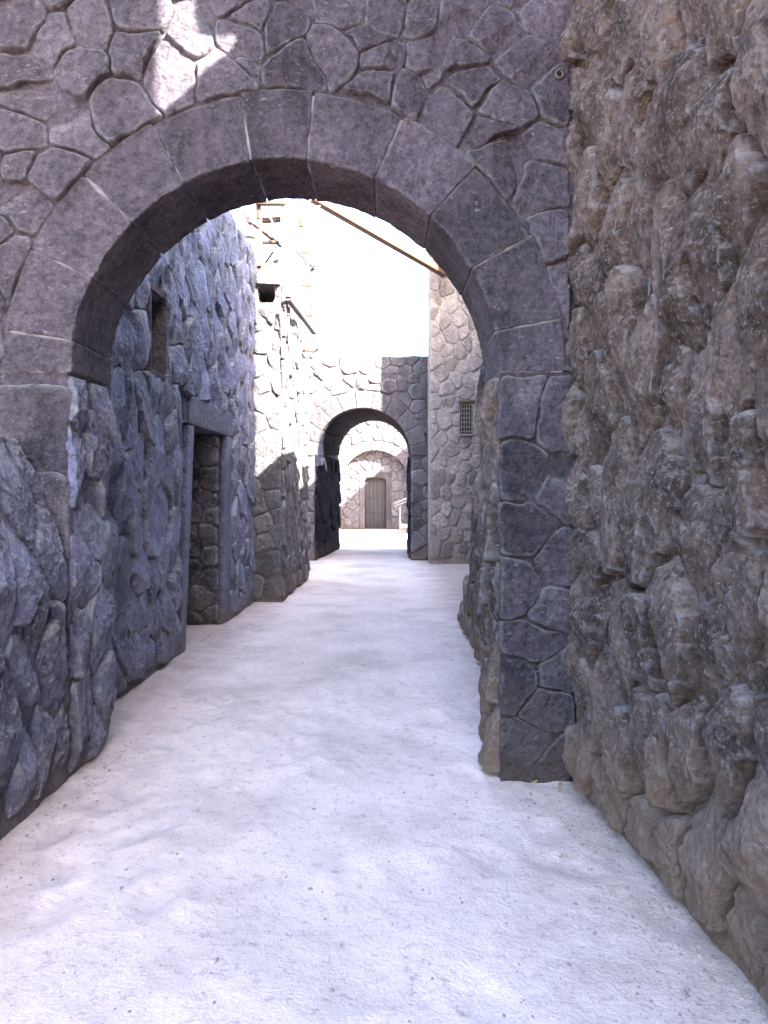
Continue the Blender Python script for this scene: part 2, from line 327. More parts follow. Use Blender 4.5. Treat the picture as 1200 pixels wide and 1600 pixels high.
def stone(face, poly, depth, mat, parent, M=12, K=2, rough=0.0, bevel=0.03, tilt=0.03, facets=0, smooth=True, w0=-0.03, edge=0.01, wob=0.0):
    a = area(poly)
    if a < 0.0012: return None
    out = resample(poly, M)
    seed = random.randint(0, 9999)
    Pw = np.stack([out[:, 0], out[:, 1], np.full(M, seed * 0.37)], 1)
    if edge: out = out + edge * np.stack([fbm(Pw, 9, 3, 11), fbm(Pw, 9, 3, 37)], 1)
    c = out.mean(0); size = math.sqrt(a)
    V = [face.P(out[:, 0], out[:, 1], np.full(M, w0))]; H = []
    mr = np.linalg.norm(out - c, axis=1).mean(); b_ = min(0.3, bevel / mr)
    sl = ([0.0, b_ * 0.4, b_] if K > 3 else [0.0, b_]) + [b_ + (1 - b_) * (k + 1) / (K - 1) for k in range(K - 2)]
    if K > 14: sl = [0.0, b_ * .12, b_ * .26, b_ * .42, b_ * .6, b_ * .8, b_] + sl[3:]
    th = random.gauss(-1.57, 0.9); tl = random.uniform(0.1, 1) * tilt; nf = []
    for _ in range(facets):
        t2 = random.uniform(0, 6.28); nf.append((math.cos(t2), math.sin(t2), random.uniform(0.1, 0.5), random.uniform(-0.02, 0.36) * size))
    dd = np.linalg.norm(out - c, axis=1)
    def height(p, d):
        x = p - c
        pr = np.sqrt(np.clip(1 - (1 - np.clip(d / bevel, 0, 1)) ** 2, 0, 1))
        h = depth + tl * (x[:, 0] * math.cos(th) + x[:, 1] * math.sin(th)) / size * 2
        for cx, cy, sl_, of in nf: h = np.minimum(h, depth - sl_ * (x[:, 0] * cx + x[:, 1] * cy - of))
        if rough:
            q = np.stack([p[:, 0], p[:, 1], np.full(len(p), seed * 0.013)], 1)
            qs = q * np.array([2.2, 0.55, 1.0]) + fbm(q, 3, 2, 61)[:, None] * 0.25
            rg = np.abs(fbm(qs, 4.0, 4, 8, 0.6))
            h = h + rough * (0.55 * fbm(q, 7, 6, 3, 0.7) + 0.5 * (0.22 - rg) * 1.6 + 0.5 * fbm(q, 28, 3, 71, 0.7))
        if wob: h = h + wob * fbm(np.stack([p[:, 0], p[:, 1] * 0.5, np.full(len(p), seed * 0.1)], 1), 4, 3, 5)
        return w0 + 0.004 + np.maximum(h - w0, 0.01) * (0.12 + 0.88 * pr)
    for s in sl:
        p = out * (1 - s) + c * s; hh = height(p, s * dd + 0.0)
        if K > 14:
            q3 = np.stack([p[:, 0], p[:, 1], hh * 1.5 + seed * 0.7], 1); fz = 0.012 * min(1.0, 0.3 + s / b_)
            p = p + fz * np.stack([fbm(q3, 22, 3, 91, 0.6), fbm(q3, 22, 3, 95, 0.6)], 1)
        V.append(face.P(p[:, 0], p[:, 1], hh))
    V.append(face.P(c[0:1], c[1:2], height(c[None, :], np.array([bevel + 1]))))
    V = np.vstack(V); F = []
    R = len(sl) + 1
    for r in range(R - 1):
        for i in range(M):
            j = (i + 1) % M; F.append((r * M + i, r * M + j, (r + 1) * M + j, (r + 1) * M + i))
    ct = R * M
    for i in range(M): F.append(((R - 1) * M + i, (R - 1) * M + (i + 1) % M, ct))
    x, y = out[:, 0], out[:, 1]; ccw = (np.dot(x, np.roll(y, -1)) - np.dot(y, np.roll(x, -1))) > 0
    if ccw == face.flip: F = [f[::-1] for f in F]
    return mesh_obj('stone', V, F, mat, parent, smooth)

def sheet(face, rect, res, holes, amp, mat, parent, name='mortar', w=0.0, top=None, flare=0.0):
    nu = max(2, int((rect[1] - rect[0]) / res)); nv = max(2, int((rect[3] - rect[2]) / res))
    u, v = np.meshgrid(np.linspace(rect[0], rect[1], nu + 1), np.linspace(rect[2], rect[3], nv + 1), indexing='ij')
    p = np.stack([u.ravel(), v.ravel()], 1); q, ins = push_out(p, holes)
    X = face.P(q[:, 0], q[:, 1], np.zeros(len(q)))
    W = w + amp * (0.9 * fbm(X, 5, 5, 21, 0.6) + 0.5 * fbm(X, 1.4, 2, 4)) + flare * np.exp(-np.maximum(q[:, 1], 0) / 0.16)
    if top is not None:
        q[:, 1] = np.minimum(q[:, 1], top(q[:, 0]))
    V = face.P(q[:, 0], q[:, 1], W); F = []; n1 = nv + 1
    for i in range(nu):
        for j in range(nv):
            a = i * n1 + j; f = (a, a + n1, a + n1 + 1, a + 1)
            if all(ins[k] for k in f): continue
            F.append(f[::-1] if face.flip else f)
    return mesh_obj(name, V, F, mat, parent, True)

def prism(outline, y0, y1, mat, parent, name, outline2=None):
    """an outline in x,z extruded along y (outline2: its shape at y1)"""
    n = len(outline); o2 = outline2 or outline
    V = [(x, y0, z) for x, z in outline] + [(x, y1, z) for x, z in o2]
    F = [tuple(range(n)), tuple(range(2 * n - 1, n - 1, -1))] + [((i + 1) % n, i, n + i, n + (i + 1) % n) for i in range(n)]
    o = mesh_obj(name, V, F, mat, parent)
    return o
def boxes(rs, mat, parent, name):
    """several axis-aligned boxes of one solid"""
    V = []; F = []
    for x0, x1, y0, y1, z0, z1 in rs:
        b = len(V); V += [(x, y, z) for x in (x0, x1) for y in (y0, y1) for z in (z0, z1)]
        F += [tuple(b + k for k in f) for f in ((0, 1, 3, 2), (4, 6, 7, 5), (0, 4, 5, 1), (2, 3, 7, 6), (0, 2, 6, 4), (1, 5, 7, 3))]
    return mesh_obj(name, V, F, mat, parent)

def rblock(name, size, fn, mat, parent, seg=(4, 4, 4), r=0.01, noise=0.0, nf=6, smooth=True, label=None):
    """a block with rounded edges; fn maps block coordinates (0..size) to the world"""
    S = np.array(size, float); r = min(r, S.min() * 0.45)
    cs = []
    for k in range(3):
        mid = np.linspace(r, S[k] - r, seg[k] + 1); cs.append(np.concatenate([[0, r * 0.35], mid, [S[k] - r * 0.35, S[k]]]))
    V = []; F = []; idx = {}
    def vid(i, j, k):
        key = (i, j, k)
        if key not in idx: idx[key] = len(V); V.append((cs[0][i], cs[1][j], cs[2][k]))
        return idx[key]
    n = [len(c) - 1 for c in cs]
    for ax in range(3):
        b, c = [(1, 2), (2, 0), (0, 1)][ax]
        for side in (0, n[ax]):
            for i in range(n[b]):
                for j in range(n[c]):
                    q = []
                    for di, dj in ((0, 0), (1, 0), (1, 1), (0, 1)):
                        t = [0, 0, 0]; t[ax] = side; t[b] = i + di; t[c] = j + dj; q.append(vid(*t))
                    F.append(tuple(q) if side else tuple(q[::-1]))
    P = np.array(V); Q = np.clip(P, r, S - r); D = P - Q; ln = np.linalg.norm(D, axis=1)[:, None]; Nn = D / np.maximum(ln, 1e-9)
    P2 = Q + Nn * r
    W = fn(P2)
    if noise:
        W0 = fn(P2 + Nn * 0.001); Nw = (W0 - W) / 0.001
        W = W + Nw * (noise * fbm(W, nf, 5, 31, 0.55))[:, None]
    o = mesh_obj(name, W, F, mat, parent, smooth)
    if label: o['label'] = label
    return o
def bar(name, a, b, w, h, mat, parent=None, r=0.006, up=(0, 0, 1), noise=0.0):
    """a timber from a to b, w wide and h high"""
    a = np.array(a, float); b = np.array(b, float); d = b - a; L = np.linalg.norm(d); d /= L
    upv = np.array(up, float)
    if abs(d @ upv) > 0.97: upv = np.array([0, 1.0, 0])
    s = np.cross(upv, d); s /= np.linalg.norm(s); t = np.cross(d, s)
    def fn(P): return a + (P[:, 0:1] - w / 2) * s + (P[:, 1:2] - h / 2) * t + P[:, 2:3] * d
    return rblock(name, (w, h, L), fn, mat, parent, (1, 1, 3), r, noise)
def axis_block(name, x0, x1, y0, y1, z0, z1, mat, parent, r=0.02, noise=0.006, seg=(4, 4, 6), nf=6, shear=0.0):
    def fn(P):
        W = P + np.array([x0, y0, z0]); W[:, 1] += shear * W[:, 2]; return W
    return rblock(name, (x1 - x0, y1 - y0, z1 - z0), fn, mat, parent, seg, r, noise, nf)

def lay(face, rect, size, holes, mat, parent, depth=(0.02, 0.06), asp=1.0, seeds=None, near=False, K=2, M=12, gap=0.012, keep=None, limit=300, topf=None, chip_n=0, **kw):
    """fill a rectangle of a face with fitted stones, none over the openings"""
    if seeds is None: seeds, w = scatter(rect, size, asp)
    else:
        ch, cw_ = chips(chip_n, rect, 0); w = [0.010 if chip_n else 0.0] * len(seeds) + cw_; seeds = list(seeds) + ch
    n = 0
    if holes:
        ok = [i for i, p in enumerate(seeds) if not inside(p, holes)]
        seeds = [seeds[i] for i in ok]; w = [w[i] for i in ok]; seeds, w = mirror(seeds, w, holes)
    for poly in cells(seeds, w, rect, gap, asp):
        if keep and not keep(poly.mean(0)): continue
        if holes and inside(poly.mean(0), holes, -0.02): continue
        p = resample(poly, max(M, 36) if holes else max(M, 20))
        X3 = np.stack([p[:, 0], p[:, 1], np.full(len(p), rect[1] * 3.1)], 1)
        att = np.clip(np.minimum.reduce([p[:, 0] - rect[0], rect[1] - p[:, 0], p[:, 1] - rect[2], rect[3] - p[:, 1]]) / 0.10, 0, 1)
        p = p + (att * size * 0.17)[:, None] * np.stack([fbm(X3, 1.5 / size, 3, 41), fbm(X3, 1.5 / size, 3, 43)], 1)
        if holes:
            a0 = area(p); q, ins = push_out(p, holes)
            if ins.all(): continue
            if any(h[0] == 'rect' and contains(q, ((h[1] + h[2]) / 2, (h[3] + h[4]) / 2)) for h in holes): continue
            if area(q) < 0.25 * a0 or area(q) < 0.004: continue
            p = q
        if topf is not None: p[:, 1] = np.minimum(p[:, 1], topf(p[:, 0]))
        if n >= limit: break
        if stone(face, p, random.uniform(*depth), mat, parent, M=M, K=K, **kw): n += 1
    return n

PX = lambda px, py, D: ((px - 600) / 1150 * D, D, EYE + (770 - py) / 1150 * D)

# ------------------------------------------------------------------ ground
def graded(a, b, fine0, fine1, fs, cs):
    xs = list(np.arange(fine0, fine1, fs)); x = fine0; st = fs
    while x > a: st = min(st * 1.25, cs); x -= st; xs.insert(0, max(x, a))
    x = xs[-1]; st = fs
    while x < b: st = min(st * 1.25, cs); x += st; xs.append(min(x, b))
    return np.array(xs)
gx = graded(-900, 900, -1.9, 1.3, 0.022, 200); gy = graded(-900, 900, 1.7, 5.5, 0.024, 200)
ys_extra = np.arange(5.6, 31, 0.12); gy = np.unique(np.concatenate([gy[(gy <= 5.5) | (gy > 31)], ys_extra]))
GX, GY = np.meshgrid(gx, gy, indexing='ij'); gp = np.stack([GX.ravel(), GY.ravel(), np.zeros(GX.size)], 1)
near_w = np.exp(-np.maximum(np.hypot(gp[:, 0], gp[:, 1] - 4) - 8, 0) / 8)
gz = near_w * (0.012 * fbm(gp, 0.9, 3, 2) + 0.010 * fbm(gp, 2.7, 3, 12) + 0.006 * fbm(gp, 6, 5, 9, 0.6))
for _ in range(150):                                   # scuffs and footprints in the sand
    fx, fy = random.uniform(-1.6, 1.2), random.uniform(1.8, 9); an = random.gauss(0, 0.35)
    dx = gp[:, 0] - fx; dy = gp[:, 1] - fy; a_ = dx * math.cos(an) + dy * math.sin(an); b_ = -dx * math.sin(an) + dy * math.cos(an)
    r2 = (a_ / 0.075) ** 2 + (b_ / 0.15) ** 2; gz += -0.010 * np.exp(-r2 ** 1.5) + 0.004 * np.exp(-(np.sqrt(r2) - 1.35) ** 2 * 6)
gp[:, 2] = gz; ny = len(gy)
gf = [(i * ny + j, (i + 1) * ny + j, (i + 1) * ny + j + 1, i * ny + j + 1) for i in range(len(gx) - 1) for j in range(ny - 1)]
ground = mesh_obj('ground', gp, gf, M_GROUND, None, True, 'structure')

# ------------------------------------------------------------------ 1 the near arch
Y1, Y1B = 3.85, 4.37
AC, AR, AZ, AO = -0.52, 1.115, 2.13, 1.465
def arch_outline(cx, r, zs, xl, xr, H, seg=40, zr=None):
    pts = [(cx + r, -0.05)] + [(cx + r * math.cos(t), zs + r * math.sin(t)) for t in np.linspace(0, math.pi, seg + 1)] + [(cx - r, -0.05)]
    return [(xl, -0.05), (xl, H), (xr, H), (xr, -0.05)] + pts
A1 = thing('arched_wall', 'big violet grey stone arch nearest the viewer, spanning the sandy lane', 'archway', (AC, Y1, 0))
prism(arch_outline(AC, AR + 0.05, AZ, -4.6, 1.3, 4.1), Y1 + 0.03, Y1B - 0.02, M_ARCH, A1, 'masonry_core')
f1 = Face((-4.6, Y1), (1.0, Y1), (0, -1))
u1 = lambda px: (px - 600) / 1150 * Y1 + 4.6
v1 = lambda py: EYE + (770 - py) / 1150 * Y1
hole1 = [('arch', AC + 4.6, AZ, AO, AC - AO + 4.6, AC + AO + 4.6)]
sheet(f1, (1.6, 5.6, AZ - 0.1, 4.13), 0.022, [('arch', AC + 4.6, AZ, AO - 0.02, AC - AO + 4.6, AC + AO + 4.6 + .2)], 0.016, M_ARCH, A1, 'mortar', 0.0)
sheet(f1, (1.6, AC - AR + 4.6 - 0.02, -0.05, AZ), 0.03, [], 0.014, M_ARCH, A1, 'mortar', 0.0)
sheet(f1, (AC + AR + 4.6 + 0.01, 5.6, -0.05, AZ), 0.022, [], 0.014, M_ARCH, A1, 'mortar', 0.0, flare=0.03)
seeds = [(40,40),(92,62),(145,42),(210,22),(208,82),(305,45),(40,122),(128,105),(48,152),(108,195),(185,160),(345,112),(35,215),(30,320),(372,2),(390,30),(378,58),(455,42),(532,18),(470,108),(527,88),(572,70),(600,22),(650,30),(720,28),(587,96),(666,93),(727,99),(735,136),(774,58),(844,35),(818,93),(587,140),(698,175),(792,175),(862,157),(792,262),(856,233),(850,292),(872,373),(20,420),(-60,60),(-70,180),(-60,320),(-60,440),(430,-40),(300,-45),(560,-40),(660,-45),(800,-40),(100,-40),(200,-50),(0,-40),(70,268),(40,262),(262,112),(872,440),(640,155)]
kwn = dict(M=64, K=14, rough=0.014, bevel=0.012, tilt=0.022, edge=0.018, facets=1, w0=-0.025)
lay(f1, (u1(-150), u1(890), AZ + 0.02, 4.13), 0.4, hole1, M_ARCH, A1, (0.012, 0.045), seeds=[(u1(a), v1(b)) for a, b in seeds], gap=0.004, chip_n=26, **kwn)
# piers below the springing
seeds = [(817,640),(873,654),(812,737),(877,760),(820,822),(869,880),(817,915),(860,950),(835,1000),(815,1062),(867,1058),(854,1096),(825,1158),(872,1190)]
kwn2 = dict(kwn); kwn2.update(facets=1, rough=0.012, tilt=0.012)
lay(f1, (AC + AR + 4.6 + 0.004, 5.60, 0.0, v1(586)), 0.3, [], M_ARCH, A1, (0.012, 0.03), seeds=[(u1(a), v1(b)) for a, b in seeds], gap=0.003, **kwn2)
lay(f1, (u1(-200), AC - AR + 4.6 - 0.004, 0.0, AZ - 0.06), 0.5, [], M_ARCH, A1, (0.012, 0.03), seeds=[(u1(40), v1(670)), (u1(30), v1(800)), (u1(-80), v1(650)), (u1(-80), v1(820)), (u1(40), v1(1000)), (u1(-60), v1(1000))], gap=0.003, **kwn2)
# voussoirs: ring stones right through the wall
prism_pts = []
ja = [188.5, 180, 172, 154, 135.5, 118, 99, 84, 65, 47, 29, 11, 0]
ja = [180, 171.5, 154, 135.5, 118, 99, 84, 65, 47, 29, 11, 0]
for k in range(len(ja) - 1):
    a0, a1 = math.radians(ja[k + 1]), math.radians(ja[k]); rm = (AR + AO) / 2; gp_ = 0.0034 / rm
    ri = AR + random.uniform(-0.006, 0.006); ro = AO + random.uniform(-0.012, 0.012); py = random.uniform(-0.004, 0.006)
    La = (a1 - a0) * rm
    def fn(P, a0=a0, a1=a1, ri=ri, py=py):
        t = a1 - gp_ - (a1 - a0 - 2 * gp_) * P[:, 0] / La; r = ri + P[:, 2]
        return np.stack([AC + r * np.cos(t), Y1 - 0.018 + py + P[:, 1], AZ + r * np.sin(t)], 1)
    rblock('ring_stone', (La, Y1B - Y1 + 0.03, ro - ri), fn, M_ARCH, A1, (30, 26, 24), 0.009, 0.012, 12)
NS = 60; tt = np.linspace(0, math.pi, NS + 1); Vm = []; Fm = []
for t in tt:
    for r, y in ((AR + 0.012, Y1 - 0.002), (AO - 0.012, Y1 - 0.002), (AO - 0.012, Y1B - 0.01), (AR + 0.012, Y1B - 0.01)): Vm.append((AC + r * math.cos(t), y, AZ + r * math.sin(t)))
for i in range(NS):
    for k in range(4): a = i * 4 + k; b = i * 4 + (k + 1) % 4; Fm.append((a, a + 4, b + 4, b))
Fm += [(0, 1, 2, 3), tuple(NS * 4 + k for k in (3, 2, 1, 0))]
mesh_obj('ring_mortar', np.array(Vm), Fm, M_JOINT, A1)
# jamb stones (faces turned to the passage)
fjl = Face((AC - AR, Y1), (AC - AR, Y1B), (1, 0)); fjr = Face((AC + AR, Y1), (AC + AR, Y1B), (-1, 0))
for fj, mt in ((fjl, M_LEFT), (fjr, M_RIGHT)):
    sheet(fj, (0, fj.L, -0.05, AZ), 0.03, [], 0.02, mt, A1, 'mortar', -0.02)
    lay(fj, (0, fj.L, 0.02, AZ - 0.01), 0.28, [], mt, A1, (0.01, 0.05), asp=1.4, gap=0.003, M=48, K=12, rough=0.028, bevel=0.012, tilt=0.04, facets=3, smooth=False)
# iron ring in the corner
ir = thing('iron_ring', 'small round iron ring fixed high beside the corner with the brown wall', 'wall ring', PX(874, 116, Y1 - 0.03))
def torus(c, R, r, nrm, mat, parent, name, n=20, m=8):
    nrm = np.array(nrm, float); nrm /= np.linalg.norm(nrm); t = np.cross(nrm, [0, 0, 1.0]); t /= np.linalg.norm(t); s = np.cross(nrm, t); V = []; F = []
    for i in range(n):
        a = 2 * math.pi * i / n; e = t * math.cos(a) + s * math.sin(a)
        for j in range(m):
            b = 2 * math.pi * j / m; V.append(np.array(c) + e * (R + r * math.cos(b)) + nrm * r * math.sin(b))
    for i in range(n):
        for j in range(m): F.append((i * m + j, ((i + 1) % n) * m + j, ((i + 1) % n) * m + (j + 1) % m, i * m + (j + 1) % m))
    return mesh_obj(name, V, F, mat, parent, True)
rc = np.array(PX(874, 116, Y1 - 0.045))
torus(rc, 0.020, 0.007, (0.1, -1, 0), M_IRON, ir, 'ring')
bar('eye_bolt', rc + np.array([0, -0.012, 0.022]), rc + np.array([0, 0.06, 0.022]), 0.014, 0.014, M_IRON, ir, 0.004)

# ------------------------------------------------------------------ 2 right near wall
RW = thing('rough_wall', 'tall rough brown grey rock wall filling the right side', 'stone wall', (1.1, 2, 0))
fr = Face((0.985, Y1 + 0.12), (1.34, -0.6), (-1, 0))
# solid behind the face (thick foot; unseen parapet added as blocker, gap shaped for the sun wedge)
def slab(face, u0, u1, v0, v1, t, w=-0.03):
    P = [face.P(u, v, ww) for u in (u0, u1) for ww in (w, w - t) for v in (v0, v1)]
    return np.array(P), [(0, 1, 3, 2), (4, 6, 7, 5), (0, 4, 5, 1), (2, 3, 7, 6), (0, 2, 6, 4), (1, 5, 7, 3)]
def slabs(face, L, mat, parent, name):
    V = []; F = []
    for s in L:
        v, f = slab(face, *s); b = sum(len(x) for x in V); V.append(v); F += [tuple(b + k for k in g) for g in f]
    return mesh_obj(name, np.vstack(V), F, mat, parent)
NB0, NB1, NBZ = 2.10, 2.78, 5.60
slabs(fr, [(0, 9.0, -0.05, 5.4, 0.9), (0, NB0, 5.4, 7.6, 0.2), (NB0, NB1, 5.4, NBZ, 0.2), (NB1, 9.0, 5.4, 7.6, 0.2), (NB0, NB0 + 0.22, NBZ + 0.22, 7.6, 0.2)], M_RIGHTM, RW, 'masonry_core')
sheet(fr, (0, 2.6, -0.05, 3.95), 0.014, [], 0.030, M_RIGHTM, RW, 'mortar', -0.03, flare=0.035)
sheet(fr, (2.6, 4.6, -0.05, 4.2), 0.06, [], 0.04, M_RIGHTM, RW, 'mortar', 0.0)
sheet(fr, (0, 2.6, 3.94, 5.4), 0.06, [], 0.04, M_RIGHTM, RW, 'mortar', 0.0)
kr = dict(M=88, K=22, rough=0.028, bevel=0.022, tilt=0.035, edge=0.030, facets=4, smooth=False, w0=-0.06, wob=0.0)
lay(fr, (0.02, 2.3, 0.03, 4.0), 0.235, [], M_RIGHT, RW, (0.020, 0.070), asp=1.8, gap=0.006, **kr)
lay(fr, (2.3, 4.5, 0.05, 5.4), 0.45, [], M_RIGHT, RW, (0.02, 0.07), asp=1.3, gap=0.006, M=20, K=5, rough=0.03, bevel=0.02, facets=1)
lay(fr, (0.02, 2.3, 4.0, 5.4), 0.45, [], M_RIGHT, RW, (0.02, 0.07), asp=1.3, gap=0.006, M=20, K=5, rough=0.03, bevel=0.02, facets=1)

# ------------------------------------------------------------------ 3 low wall on the left, this side of the arch
LW = thing('low_wall', 'low dark rock wall at the left edge, running up to the near arch', 'stone wall', (-1.7, 2.8, 0))
fl = Face((-1.655, 1.0), (-1.645, Y1 - 0.02), (1, 0))
fl.lean = (0.24, 1.0, 1.75)
ztop = lambda u: 1.62 + 0.075 * (u - 0.8) + 0.025 * np.sin(u * 7) + 0.02 * np.sin(u * 17 + 1)
slabs(fl, [(0, fl.L, -0.05, 1.0, 0.30), (0, fl.L, 1.0, 1.35, 0.25)], M_LEFTM, LW, 'masonry_core')
sheet(fl, (0, fl.L, -0.05, 1.85), 0.018, [], 0.03, M_LEFTM, LW, 'mortar', -0.03, top=ztop, flare=0.03)
lay(fl, (0.9, fl.L, 0.05, 1.86), 0.23, [], M_LEFT, LW, (0.005, 0.035), asp=1.8, gap=0.004, M=72, K=16, rough=0.030, bevel=0.020, tilt=0.05, edge=0.03, facets=5, w0=-0.04, smooth=False, keep=lambda c: c[1] < ztop(c[0]) - 0.03, topf=ztop)

# ------------------------------------------------------------------ 4 left house with door and slit window
LH = thing('stone_house', 'long dark stone house on the left with open doorway and slit window', 'house', (-1.9, 7.2, 0))
fh = Face((-1.96, Y1B), (-1.80, 10.12), (1, 0))
uh = lambda D: (D - Y1B) / (10.12 - Y1B) * fh.L
DH = ('rect', uh(6.95), uh(8.62), 0.0, 2.17); WH = ('rect', uh(6.0), uh(6.42), 2.52, 3.16)
hs = [(0, WH[1], -0.05, 4.8, 3.0), (WH[1], WH[2], -0.05, WH[3], 3.0), (WH[1], WH[2], WH[4], 4.8, 3.0), (WH[2], DH[1], -0.05, 4.8, 3.0),
      (DH[1], DH[2], DH[4], 4.8, 3.0), (DH[2], fh.L, -0.05, 4.8, 3.0)]
slabs(fh, hs, M_LEFTM, LH, 'masonry_core')
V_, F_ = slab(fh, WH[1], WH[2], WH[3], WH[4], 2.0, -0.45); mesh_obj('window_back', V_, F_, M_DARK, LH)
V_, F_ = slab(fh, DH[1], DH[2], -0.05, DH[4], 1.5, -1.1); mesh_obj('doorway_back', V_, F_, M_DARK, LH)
htop = lambda u: 4.78 + 0.03 * np.sin(u * 6) + 0.03 * np.sin(u * 15)
sheet(fh, (0, 2.6, -0.05, 4.86), 0.035, [DH, WH], 0.024, M_LEFTM, LH, 'mortar', -0.028, top=htop, flare=0.04)
sheet(fh, (2.6, fh.L, -0.05, 4.86), 0.05, [DH, WH], 0.02, M_LEFTM, LH, 'mortar', -0.018, top=htop, flare=0.04)
hf = [('rect', uh(6.8), uh(8.8), 0, 2.44), ('rect', uh(5.98), uh(6.45), 2.47, 3.21)]
lay(fh, (0.5, fh.L, 0.06, 4.82), 0.30, hf, M_LEFT, LH, (0.012, 0.055), asp=1.5, gap=0.004, M=36, K=9, rough=0.02, bevel=0.010, tilt=0.03, edge=0.022, facets=3, limit=295, smooth=False)
# door frame (leaning jambs, lintel) and stone reveal
def frame_block(name, us, vs, w0, w1, mat, parent, r=0.02, noise=0.006, seg=(3, 3, 10)):
    (ua0, ua1), (ub0, ub1) = us; v0, v1 = vs          # bottom and top u ranges
    def fn(P):
        tz = P[:, 2] / (v1 - v0); tu = P[:, 0] / (ua1 - ua0)
        u = (ua0 + (ua1 - ua0) * tu) * (1 - tz) + (ub0 + (ub1 - ub0) * tu) * tz
        return fh.P(u, v0 + P[:, 2], w0 + P[:, 1])
    return rblock(name, (ua1 - ua0, w1 - w0, v1 - v0), fn, mat, parent, seg, r, noise)
frame_block('door_jamb', ((uh(6.78), uh(6.97)), (uh(7.08), uh(7.27))), (0, 2.16), -0.30, 0.012, M_LEFTM, LH)
frame_block('door_jamb', ((uh(8.36), uh(8.66)), (uh(8.58), uh(8.88))), (0, 2.16), -0.06, 0.012, M_LEFTM, LH)
frame_block('lintel', ((uh(7.04), uh(8.94)), (uh(7.10), uh(9.0))), (2.163, 2.45), -0.5, 0.016, M_LEFTM, LH, seg=(10, 3, 3))
cv = fh.P(uh(8.40), 0, -1.1); cw = fh.P(uh(8.37), 0, -0.02)
fd = Face((cv[0], cv[1]), (cw[0], cw[1]), (0, -1))
sheet(fd, (0, fd.L, -0.02, 2.16), 0.04, [], 0.015, M_ARCH, LH, 'mortar', 0.005)
lay(fd, (0.25, fd.L, 0.02, 2.15), 0.34, [], M_ARCH, LH, (0.02, 0.045), asp=0.8, gap=0.01, M=28, K=5, rough=0.02, facets=1)
# window surround
frame_block('window_reveal', ((WH[2] - 0.03, WH[2] + 0.01), (WH[2] - 0.03, WH[2] + 0.01)), (WH[3], WH[4]), -0.44, 0.012, M_FAR, LH, 0.006, 0.002, (2, 4, 4))
frame_block('window_reveal', ((WH[1] - 0.01, WH[1] + 0.03), (WH[1] - 0.01, WH[1] + 0.03)), (WH[3], WH[4]), -0.44, 0.012, M_FAR, LH, 0.006, 0.002, (2, 4, 4))
frame_block('window_sill', ((WH[1] - 0.03, WH[2] + 0.03),) * 2, (WH[3] - 0.06, WH[3] - 0.003), -0.44, 0.02, M_FAR, LH, 0.01, 0.004, (4, 4, 2))
frame_block('window_head', ((WH[1] - 0.03, WH[2] + 0.03),) * 2, (WH[4] + 0.003, WH[4] + 0.06), -0.44, 0.02, M_FAR, LH, 0.01, 0.004, (4, 4, 2))

# ------------------------------------------------------------------ 5 ruined tower with the scaffold on it
TW = thing('ruined_tower', 'broken stone tower past the doorway, its upper half glaring in the sun', 'tower', (-1.7, 11, 0))
TX = -1.41
tf = Face((-2.6, 10.14), (TX, 10.14), (0, -1)); ts = Face((TX, 10.14), (-1.33, 12.8), (1, 0))
tz = 4.42
boxes([(-3.2, TX - 0.03, 10.17, 12.78, -0.05, 4.05), (-3.2, -1.98, 10.17, 12.78, 4.05, tz), (-1.98, TX - 0.03, 11.1, 12.7, 4.05, 4.5), (-1.98, -1.745, 10.17, 11.1, 4.05, 4.5), (-1.495, TX - 0.03, 10.17, 11.1, 4.05, 4.42), (-1.745, -1.495, 10.17, 11.1, 4.345, 4.42)], M_TOWER, TW, 'masonry_core')
hole_t = [('rect', 0.86, 1.10, 4.12, 4.34)]
jag = lambda u: 4.40 + 0.10 * np.sin(u * 9) + 0.05 * np.sin(u * 31)
sheet(tf, (0.4, tf.L, -0.05, 4.5), 0.04, hole_t, 0.02, M_TOWER, TW, 'mortar', 0.0, top=jag)
sj = lambda u: 4.35 - 0.28 * u + 0.12 * np.sin(u * 7) + 0.06 * np.sin(u * 23)
sheet(ts, (0, ts.L, -0.05, 4.6), 0.05, [], 0.03, M_TOWER, TW, 'mortar', 0.0, top=sj)
lay(tf, (0.5, tf.L - 0.005, 0.04, 4.42), 0.30, hole_t, M_TOWER, TW, (0.008, 0.03), asp=1.1, gap=0.005, M=24, K=5, rough=0.015, bevel=0.012, facets=1, tilt=0.02)
lay(ts, (0.01, ts.L, 0.04, 4.5), 0.27, [], M_TOWER, TW, (0.01, 0.05), asp=1.5, gap=0.005, M=20, K=5, rough=0.02, bevel=0.015, facets=1, tilt=0.04, keep=lambda c: c[1] < sj(c[0]) - 0.05)
hb = tf.P(0, 0, 0)
mesh_obj('hollow_back', *slab(tf, 0.855, 1.105, 4.052, 4.34, 0.1, -0.80), M_DARK, TW)
